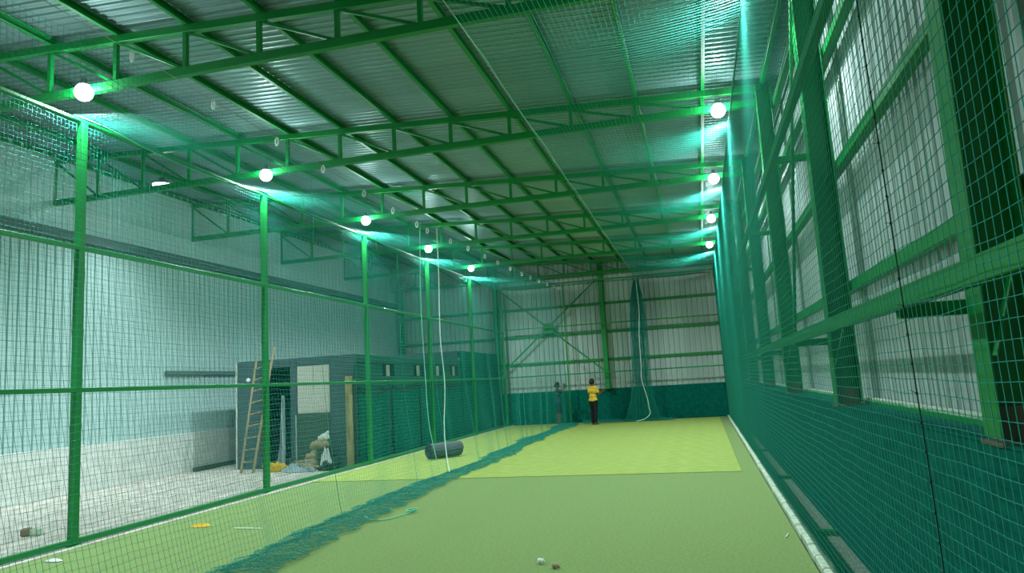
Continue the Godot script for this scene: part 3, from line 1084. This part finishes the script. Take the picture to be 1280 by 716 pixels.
	var f_pile := func(a: float, b: float) -> Vector3:
		var z := -2.4 - a
		var lump := 1.0 + 1.6 * maxf(0.0, wave(z, 11.0, 0.22))
		lump *= 0.72 + 0.28 * smoothstep(-16.0, -9.0, z)
		var u := b / 1.9
		var sweep := sin(u * TAU * 2.0 + 2.0 * wave(z, 1.0, 0.5))
		var w := 0.38 * lump
		var x := pile_x(z) + w * sweep * (0.75 + 0.5 * wave(z * 2.0, b, 1.2)) + 0.05 * wave(z * 3.0, b * 3.0, 1.5)
		var y := 0.02 + (0.10 * lump) * (1.0 - sweep * sweep * 0.75) * (0.35 + u * 0.65) * (0.7 + 0.8 * absf(wave(z * 2.0, b * 2.0, 1.4)))
		return Vector3(x, maxf(y, 0.016), z + 0.12 * wave(b * 2.0, z, 0.8))
	net_into(mb, f_pile, 26.0, 1.9, CELL, 0.14, 0.08, TWINE * 1.1, Vector3.UP)
	net_part("heaped_foot", mb, o)

	# ---- cords
	tag(rope([Vector3(-5.15, 5.05, -14.15), Vector3(-5.14, 4.0, -14.12), Vector3(-5.16, 2.77, -14.11), Vector3(-5.13, 1.78, -14.17), Vector3(-5.1, 0.95, -13.95), Vector3(-4.95, 0.4, -13.6), Vector3(-4.78, 0.12, -13.25)], 0.0095, "pull_cord", "white_cord", self), "long white pull cord hanging from the divider wire to the turf", "cord")
	tag(rope([Vector3(-5.15, 5.0, -13.2), Vector3(-5.2, 3.4, -13.2), Vector3(-5.17, 2.0, -13.2), Vector3(-5.1, 1.1, -13.1), Vector3(-5.0, 0.5, -13.1), Vector3(-4.9, 0.2, -13.0)], 0.008, "pull_cord", "mint_cord", self), "long mint green cord hanging on the divider net beside the white cord", "cord")
	var coil := [Vector3(-4.5, 0.06, -9.1), Vector3(-4.36, 0.02, -9.06), Vector3(-4.2, 0.015, -9.16), Vector3(-4.12, 0.015, -9.42)]
	for k in 16:
		var a := k * 0.9
		coil.push_back(Vector3(-4.08 + (0.055 + 0.01 * (k % 3)) * cos(a), 0.02 + 0.002 * k, -9.68 + 0.1 * sin(a)))
	tag(rope(coil, 0.0075, "loose_cord", "mint_cord", self), "mint green cord with a small coil lying on the turf", "cord")

	# ---- second divider, drawn to the back and bunched
	o = thing("bunched_net", "green lane net drawn together and hanging in a bunch at the back wall", "net")
	mb = MB.new()
	var f_bunch := func(a: float, b: float) -> Vector3:
		var v := b / 5.4
		var u := a / 20.0 - 0.5
		var prof := [1.55, 1.05, 0.8, 0.74, 0.72, 0.70, 0.66, 0.52, 0.2]
		var q := clampf(v, 0, 0.9999) * 8.0
		var w := lerpf(prof[int(q)], prof[int(q) + 1], q - int(q))
		var pleat := sin(a * 9.0 + 2.0 * wave(a, b * 0.3, 0.5))
		var x := -2.16 + u * w * 0.9 + 0.03 * wave(a * 3.0, b, 0.7) - 0.12 * (1.0 - v)
		return Vector3(x, 0.03 + b + 0.02 * wave(a * 4.0, b, 1.0), -28.25 + pleat * 0.12 * minf(1.0, w) + 0.05 * wave(a, b, 0.6))
	net_into(mb, f_bunch, 20.0, 5.4, CELL, 0.1, 0.3, TWINE * 1.2, Vector3.BACK)
	var f_foot := func(a: float, b: float) -> Vector3:
		return Vector3(-4.6 + a + 0.08 * wave(b * 3.0, a, 0.9), 0.02 + 0.09 * absf(wave(a * 2.0, b * 3.0, 1.0)) * 2.0, -28.3 + 0.22 * sin(b * 6.0 + wave(a, b, 0.5)) + 0.05 * wave(a * 3.0, b, 1.0))
	net_into(mb, f_foot, 3.4, 1.6, CELL, 0.1, 0.1, TWINE * 1.25, Vector3.UP)
	net_part("mesh", mb, o)
	tag(rope([Vector3(-2.12, 5.42, -28.0), Vector3(-2.12, 5.2, -27.95), Vector3(-2.1, 4.2, -27.95), Vector3(-2.17, 3.2, -27.9), Vector3(-2.18, 2.2, -27.9), Vector3(-2.2, 1.6, -27.85), Vector3(-2.05, 0.9, -27.85), Vector3(-2.0, 0.5, -27.8), Vector3(-1.98, 0.3, -27.75), Vector3(-2.2, 0.12, -27.7), Vector3(-2.5, 0.05, -27.7)], 0.012, "pull_cord", "white_cord", self), "white pull cord hanging down the bunched net at the back wall", "cord")
	var wire2 := thing("lane_wire", "thin steel wire over the lane ending at the bunched net", "wire")
	rope([Vector3(-2.16, 5.58, 1.0), Vector3(-2.16, 5.5, -14.0), Vector3(-2.16, 5.56, -28.95)], 0.004, "cable", "steel", wire2)

# ------------------------------------------------------------------ the dark cabin on the left
func build_cabin() -> void:
	var o := thing("panel_cabin", "dark grey panel cabin with a door opening and pale window behind the cage", "cabin", Vector3(-8.1, 0, -16.1))
	var fz := -0.04
	var front := func(x0: float, x1: float, y0: float, y1: float, called: String, m: String) -> MeshInstance3D:
		return one_box(called, Vector3((x0 + x1) / 2.0 + 8.1, (y0 + y1) / 2.0, fz), Vector3(x1 - x0 - 0.006, y1 - y0 - 0.004, 0.07), m, o, 0.006)
	front.call(-11.4, -10.52, -0.03, 2.63, "front_panel", "cabin_grey")
	front.call(-10.52, -9.9, 2.43, 2.63, "door_header", "cabin_grey")
	front.call(-9.9, -9.72, -0.03, 2.63, "front_panel", "cabin_grey")
	front.call(-9.72, -8.82, 2.45, 2.63, "window_header", "cabin_grey")
	front.call(-9.72, -8.82, -0.03, 1.26, "window_apron", "cabin_board")
	front.call(-8.82, -8.1, -0.03, 2.64, "front_panel", "cabin_grey")
	one_box("corner_trim", Vector3(-3.31, 1.3, 0.005), Vector3(0.03, 2.64, 0.04), "pale_board", o)
	one_box("jamb", Vector3(-1.64, 0.62, 0.002), Vector3(0.03, 1.25, 0.02), "grey_sheet", o)
	var win := one_box("window", Vector3(-1.17, 1.855, -0.06), Vector3(0.9, 1.19, 0.03), "steel", o)
	for s in [-1, 1]:
		one_box("pane", Vector3(0.222 * s + (0.11 if s < 0 else 0.1) * 0.0 + 0.0, 0, 0.02), Vector3(0.436, 1.16, 0.015), "pale_board", win)
	var knob := MB.new()
	knob.lathe(Vector3.ZERO, [Vector2(0, 0.03), Vector2(0.04, 0.028), Vector2(0.055, 0.0), Vector2(0.055, -0.02)], 18, Basis(Vector3.RIGHT, PI / 2))
	put("vent_cap", knob, "plastic_white", o, Vector3(-2.96, 2.17, 0.03))
	# side along the cage: panels with hung covers and small high windows
	var zc := -0.02
	var wins := [-1.95, -4.1, -5.75, -7.3]
	for k in 4:
		var z0 := -k * 1.99
		one_box("side_panel", Vector3(-0.04, 1.02, z0 - 0.995), Vector3(0.06, 2.1, 1.97), "cover_dark", o)
		one_box("top_panel", Vector3(-0.04, 2.525, z0 - 0.995), Vector3(0.06, 0.21, 1.97), "cover_dark", o)
	var edges := [0.0]
	for w in wins:
		edges.append_array([w + 0.38, w - 0.38])
	edges.push_back(-7.96)
	for k in range(0, edges.size(), 2):
		var a: float = edges[k]
		var b: float = edges[k + 1]
		one_box("window_pier", Vector3(-0.04, 2.245, (a + b) / 2.0), Vector3(0.06, 0.34, a - b), "cover_dark", o)
	for w in wins:
		var fr := one_box("side_window", Vector3(-0.045, 2.085, w), Vector3(0.05, 0.02, 0.76), "cabin_grey", o)
		one_box("pane", Vector3(0.0, 0.16, -0.02), Vector3(0.012, 0.31, 0.22), "pale_board", fr)
	for k in 4:
		var z0 := -k * 1.99
		var cov := MB.new()
		var pts := PackedVector3Array()
		for r in 12:
			for c in 40:
				var u := c / 39.0
				var yt := 1.82 - 0.14 * sin(u * PI) - (0.05 if k == 0 else 0.0)
				pts.push_back(Vector3(0.02 + 0.018 * sin(u * 23.0 + k) * (0.3 + r / 11.0), lerpf(yt, 0.06, r / 11.0), z0 - 0.06 - u * (1.72 if k == 0 else 1.86)))
		cov.grid(pts, 40, 12)
		put("hung_cover", cov, "shade_cloth", o)
		var hem := []
		for c in 14:
			var u := c / 13.0
			hem.push_back(Vector3(0.035, 1.82 - 0.14 * sin(u * PI) - (0.05 if k == 0 else 0.0), z0 - 0.06 - u * (1.72 if k == 0 else 1.86)))
		rope(hem, 0.028, "hem", "black_rope", o)
	for k in 3:
		one_box("tall_panel", Vector3(0.0, 1.45, -8.0 - 0.76 - k * 1.53), Vector3(0.08, 2.98, 1.52), "shade_cloth", o)
	one_box("eave_trim", Vector3(0.0, 2.44, -4.0), Vector3(0.03, 0.03, 7.8), "black_rope", o)
	one_box("roof_slab", Vector3(-1.68, 2.62, -4.0), Vector3(3.2, 0.05, 7.9), "cabin_grey", o)
	one_box("end_panel", Vector3(-1.7, 1.3, -7.93), Vector3(3.1, 2.6, 0.06), "cabin_grey", o)
	one_box("tall_roof_slab", Vector3(-1.68, 2.93, -10.3), Vector3(3.2, 0.05, 4.6), "cabin_grey", o)
	one_box("far_panel", Vector3(-3.3, 1.3, -6.3), Vector3(0.06, 2.6, 12.5), "cabin_grey", o)
	one_box("inner_panel", Vector3(-1.7, 1.3, -3.0), Vector3(3.1, 2.6, 0.06), "cabin_grey", o)
	one_box("step_panel", Vector3(-1.7, 2.75, -8.0), Vector3(3.2, 0.34, 0.06), "cabin_grey", o)

# ------------------------------------------------------------------ small things
func build_clutter() -> void:
	# ladder leaning on the cabin
	var o := thing("wooden_ladder", "worn wooden ladder leaning against the dark grey cabin", "ladder")
	var a0 := Vector3(-10.74, -0.03, -15.3)
	var a1 := Vector3(-10.72, 2.72, -15.95)
	var b0 := Vector3(-10.40, -0.03, -15.28)
	var b1 := Vector3(-10.26, 2.95, -16.0)
	for s in [[a0, a1], [b0, b1]]:
		var mb := MB.new()
		mb.tube(PackedVector3Array([s[0], s[0].lerp(s[1], 0.5) + Vector3(0.01, 0, 0.01), s[1]]), 0.033, 8, Vector3.BACK, 0.8)
		put("stile", mb, "bamboo", o)
	for k in 9:
		var t := 0.09 + 0.1 * k
		var mb := MB.new()
		var p := a0.lerp(a1, t)
		var q := b0.lerp(b1, t * 0.97)
		mb.tube(PackedVector3Array([p + (p - q).normalized() * 0.04, q + (q - p).normalized() * 0.04]), 0.02, 7)
		put("rung", mb, "bamboo", o)
	tag(one_box("timber_plank", Vector3(-8.24, 1.05, -15.99), Vector3(0.17, 2.12, 0.05), "timber", self, 0.006), "pale timber plank standing upright against the cabin corner", "plank")
	tag(one_box("floor_board", Vector3(-12.5, 0.03, -16.9), Vector3(0.12, 0.1, 2.0), "cabin_board", self, 0.01), "dark board lying on the floor along the plaster plinth", "board")
	# things in front of the cabin
	tag(bundle("yellow_cloth", Vector3(-9.9, -0.03, -15.42), 0.27, 0.14, 0.3, 18, 3, "yellow_cloth"), "crumpled yellow cloth heaped at the cabin door", "cloth")
	tag(heap("grey_tarpaulin", Vector3(-9.2, -0.03, -15.3), 0.42, 0.22, 0.24, 4, "grey_sheet", self), "crumpled pale grey plastic sheet on the floor by the cabin window", "sheet")
	tag(bundle("green_cloth", Vector3(-8.5, -0.03, -15.42), 0.32, 0.18, 0.22, 18, 6, "dark_sack"), "dark green cloth bundle on the floor by the upright timber plank", "cloth")
	var hang := PackedVector3Array()
	for r in 24:
		for c in 12:
			var u := c / 11.0
			var v := r / 23.0
			hang.push_back(Vector3(-9.95 - 0.03 + 0.02 * sin(u * 9.0) - u * 0.16 * (0.35 + 0.65 * v) - 0.1 * maxf(0, v - 0.7), 1.75 * (1.0 - v) - 0.01, -15.98 + 0.04 * sin(u * 14.0 + v * 5.0) + 0.12 * v * u))
	var hm := MB.new()
	hm.grid(hang, 12, 24)
	tag(put("plastic_drape", hm, "grey_sheet", self), "pale blue-grey plastic drape hanging at the cabin door jamb", "drape")
	var sk := MB.new()
	blob(sk, [[Vector3(-0.05, 0.12, 0), Vector3(0.05, 0.13, 0.02), 0.13, 0.12], [Vector3(-0.05, 0.28, 0), Vector3(0.04, 0.3, 0), 0.11, 0.1], [Vector3(0.05, 0.38, 0), Vector3(0.1, 0.4, 0), 0.06, 0.05]], 0.016, 0.05)
	crumple(sk, 0.03, 5.0, 31)
	tag(put("beige_sack", sk, "beige_sack", self, Vector3(-9.06, -0.03, -15.62)), "stuffed beige sack standing beneath the pale cabin window", "sack")
	sk = MB.new()
	blob(sk, [[Vector3(-0.1, 0.12, 0), Vector3(0.12, 0.14, 0), 0.13, 0.14], [Vector3(0.0, 0.3, 0), Vector3(0.1, 0.36, 0), 0.12, 0.09]], 0.016, 0.05)
	crumple(sk, 0.03, 5.0, 31)
	tag(put("dark_bundle", sk, "dark_sack", self, Vector3(-8.72, -0.03, -15.78)), "dark green bundle wedged between the beige sack and the cabin", "bundle")
	sk = MB.new()
	blob(sk, [[Vector3(-0.17, 0.0, 0), Vector3(0.16, 0.02, 0.02), 0.085, 0.09], [Vector3(-0.1, 0.06, 0), Vector3(0.02, 0.09, 0), 0.06, 0.07], [Vector3(0.1, 0.05, 0.03), Vector3(0.2, 0.0, 0.03), 0.07, 0.05], [Vector3(-0.2, -0.03, 0.03), Vector3(-0.16, -0.06, 0.03), 0.05, 0.04]], 0.014, 0.025)
	crumple(sk, 0.03, 5.0, 31)
	tag(put("tan_sack", sk, "beige_sack", self, Vector3(-8.86, 0.53, -15.68)), "small tan sack lying across the top of the beige sack", "sack")
	sk = MB.new()
	blob(sk, [[Vector3(-0.1, 0.0, 0), Vector3(0.08, 0.03, 0), 0.06, 0.07], [Vector3(0.06, 0.06, 0), Vector3(0.12, 0.13, 0.02), 0.05, 0.025], [Vector3(-0.02, 0.05, 0.02), Vector3(0.03, 0.07, 0.03), 0.05, 0.04]], 0.012, 0.02)
	crumple(sk, 0.03, 5.0, 31)
	tag(put("white_bag", sk, "white_sack", self, Vector3(-8.76, 0.69, -15.68)), "white crumpled bag on top of the tan sack", "bag")
	tag(heap("white_bag", Vector3(-8.62, -0.03, -15.5), 0.15, 0.12, 0.62, 8, "white_sack", self, 0.6), "crumpled white plastic bag leaning beside the beige sack", "bag")
	tag(one_beam("timber_stick", Vector3(-9.35, 0.16, -15.28), Vector3(-8.55, 0.10, -15.05), 0.03, 0.04, "timber", self), "thin timber stick lying over the clutter by the floor rail", "stick")
	tag(one_beam("timber_stick", Vector3(-9.3, 0.2, -15.3), Vector3(-8.75, 0.24, -15.2), 0.03, 0.04, "timber", self), "short timber stick lying on the pale grey plastic sheet", "stick")
	# half brick on the floor
	var br := thing("broken_brick", "broken brown brick lying alone on the dusty concrete floor", "brick", Vector3(-9.32, -0.03, -8.45), "", 0.3)
	var bm := MB.new()
	bm.box(Vector3(-0.06, 0.055, 0), Vector3(0.13, 0.11, 0.12), Basis(Vector3.UP, 0.2), 0.02)
	put("chunk", bm, "brick", br)
	bm = MB.new()
	bm.box(Vector3(0.07, 0.05, 0.01), Vector3(0.13, 0.1, 0.12), Basis(Vector3.UP, -0.1), 0.02)
	put("chunk", bm, "kerb", br)
	# rolled mat on the turf
	var roll := thing("rolled_mat", "dark grey rolled rubber mat lying on the turf behind the divider net", "mat", Vector3(-6.24, 0.198, -17.0), "", deg_to_rad(-33))
	var sp := MB.new()
	var prof := []
	var turns := 5.2
	var n := 130
	for k in n:
		var a := TAU * turns * k / (n - 1)
		var r := lerpf(0.19, 0.055, float(k) / (n - 1))
		prof.push_back(Vector2(r * cos(a), r * sin(a)))
	var pts := PackedVector3Array()
	for e in [0.46, -0.46]:
		for q in prof:
			pts.push_back(Vector3(q.x, q.y, e))
	sp.grid(pts, n, 2)
	var inner := PackedVector3Array()
	for e in [0.46, -0.46]:
		for k in n:
			inner.push_back(Vector3(prof[k].x, prof[k].y, e) * Vector3(0.955, 0.955, 1))
	sp.grid(inner, n, 2)
	for k in n - 1:
		for e in [0.46, -0.46]:
			var p0 := Vector3(prof[k].x, prof[k].y, e)
			var p1 := Vector3(prof[k + 1].x, prof[k + 1].y, e)
			sp.poly([p0, p1, p1 * Vector3(0.955, 0.955, 1), p0 * Vector3(0.955, 0.955, 1)], Vector3(0, 0, e))
	put("mat_roll", sp, "rubber", roll)
	# litter on the turf
	for a in [[Vector3(-1.62, 0.03, -6.92), "small white ball of paper lying on the near turf"], [Vector3(-1.45, 0.026, -6.76), "small cream paper scrap lying on the near turf beside the white one"]]:
		var lm := MB.new()
		blob(lm, [[Vector3(-0.012, 0, 0), Vector3(0.012, 0.006, 0.004), 0.024, 0.018], [Vector3(0.02, 0, 0.015), Vector3(0.034, -0.01, 0.01), 0.014, 0.01], [Vector3(-0.02, 0.008, -0.012), Vector3(-0.03, -0.006, -0.016), 0.013, 0.01]], 0.005, 0.01)
		tag(put("paper_scrap", lm, "plastic_white" if a[0].x < -1.5 else "beige_sack", self, a[0]), a[1], "litter")
	tag(one_beam("white_stick", Vector3(-6.2, 0.012, -8.67), Vector3(-5.75, 0.012, -8.63), 0.015, 0.012, "plastic_white", self), "thin white strip lying on the turf behind the divider net", "litter")
	tag(heap("yellow_scrap", Vector3(-6.85, 0.0, -8.85), 0.14, 0.1, 0.04, 21, "yellow_cloth", self), "small crumpled yellow scrap on the turf behind the divider net", "litter")
	tag(heap("white_scrap", Vector3(-7.3, 0.0, -6.92), 0.12, 0.04, 0.03, 22, "plastic_white", self), "torn white scrap on the turf close to the floor rail", "litter")
	tag(one_beam("white_stick", Vector3(0.68, 0.008, -8.0), Vector3(0.72, 0.008, -8.16), 0.012, 0.01, "plastic_white", self), "tiny white sliver on the turf next to the kerb", "litter")

func build_people() -> void:
	person("person in a yellow t-shirt and black trousers standing with both forearms raised in front", Vector3(-4.03, 0.02, -27.4), deg_to_rad(148), 1.66,
		{"elbow": [Vector3(-0.26, 1.12, 0.06), Vector3(0.22, 1.1, 0.07)], "wrist": [Vector3(-0.27, 1.22, 0.27), Vector3(-0.04, 1.17, 0.3)], "stride": 0.02}, "yellow_shirt", "black_trousers", false)
	person("person in a dark blue t-shirt and shorts reaching up to the frame behind the net", Vector3(-5.57, 0.02, -28.4), deg_to_rad(105), 1.6,
		{"elbow": [Vector3(-0.22, 1.32, 0.23), Vector3(0.2, 1.28, 0.24)], "wrist": [Vector3(-0.1, 1.55, 0.27), Vector3(0.07, 1.5, 0.31)], "stride": -0.03}, "blue_shirt", "blue_shorts", true)
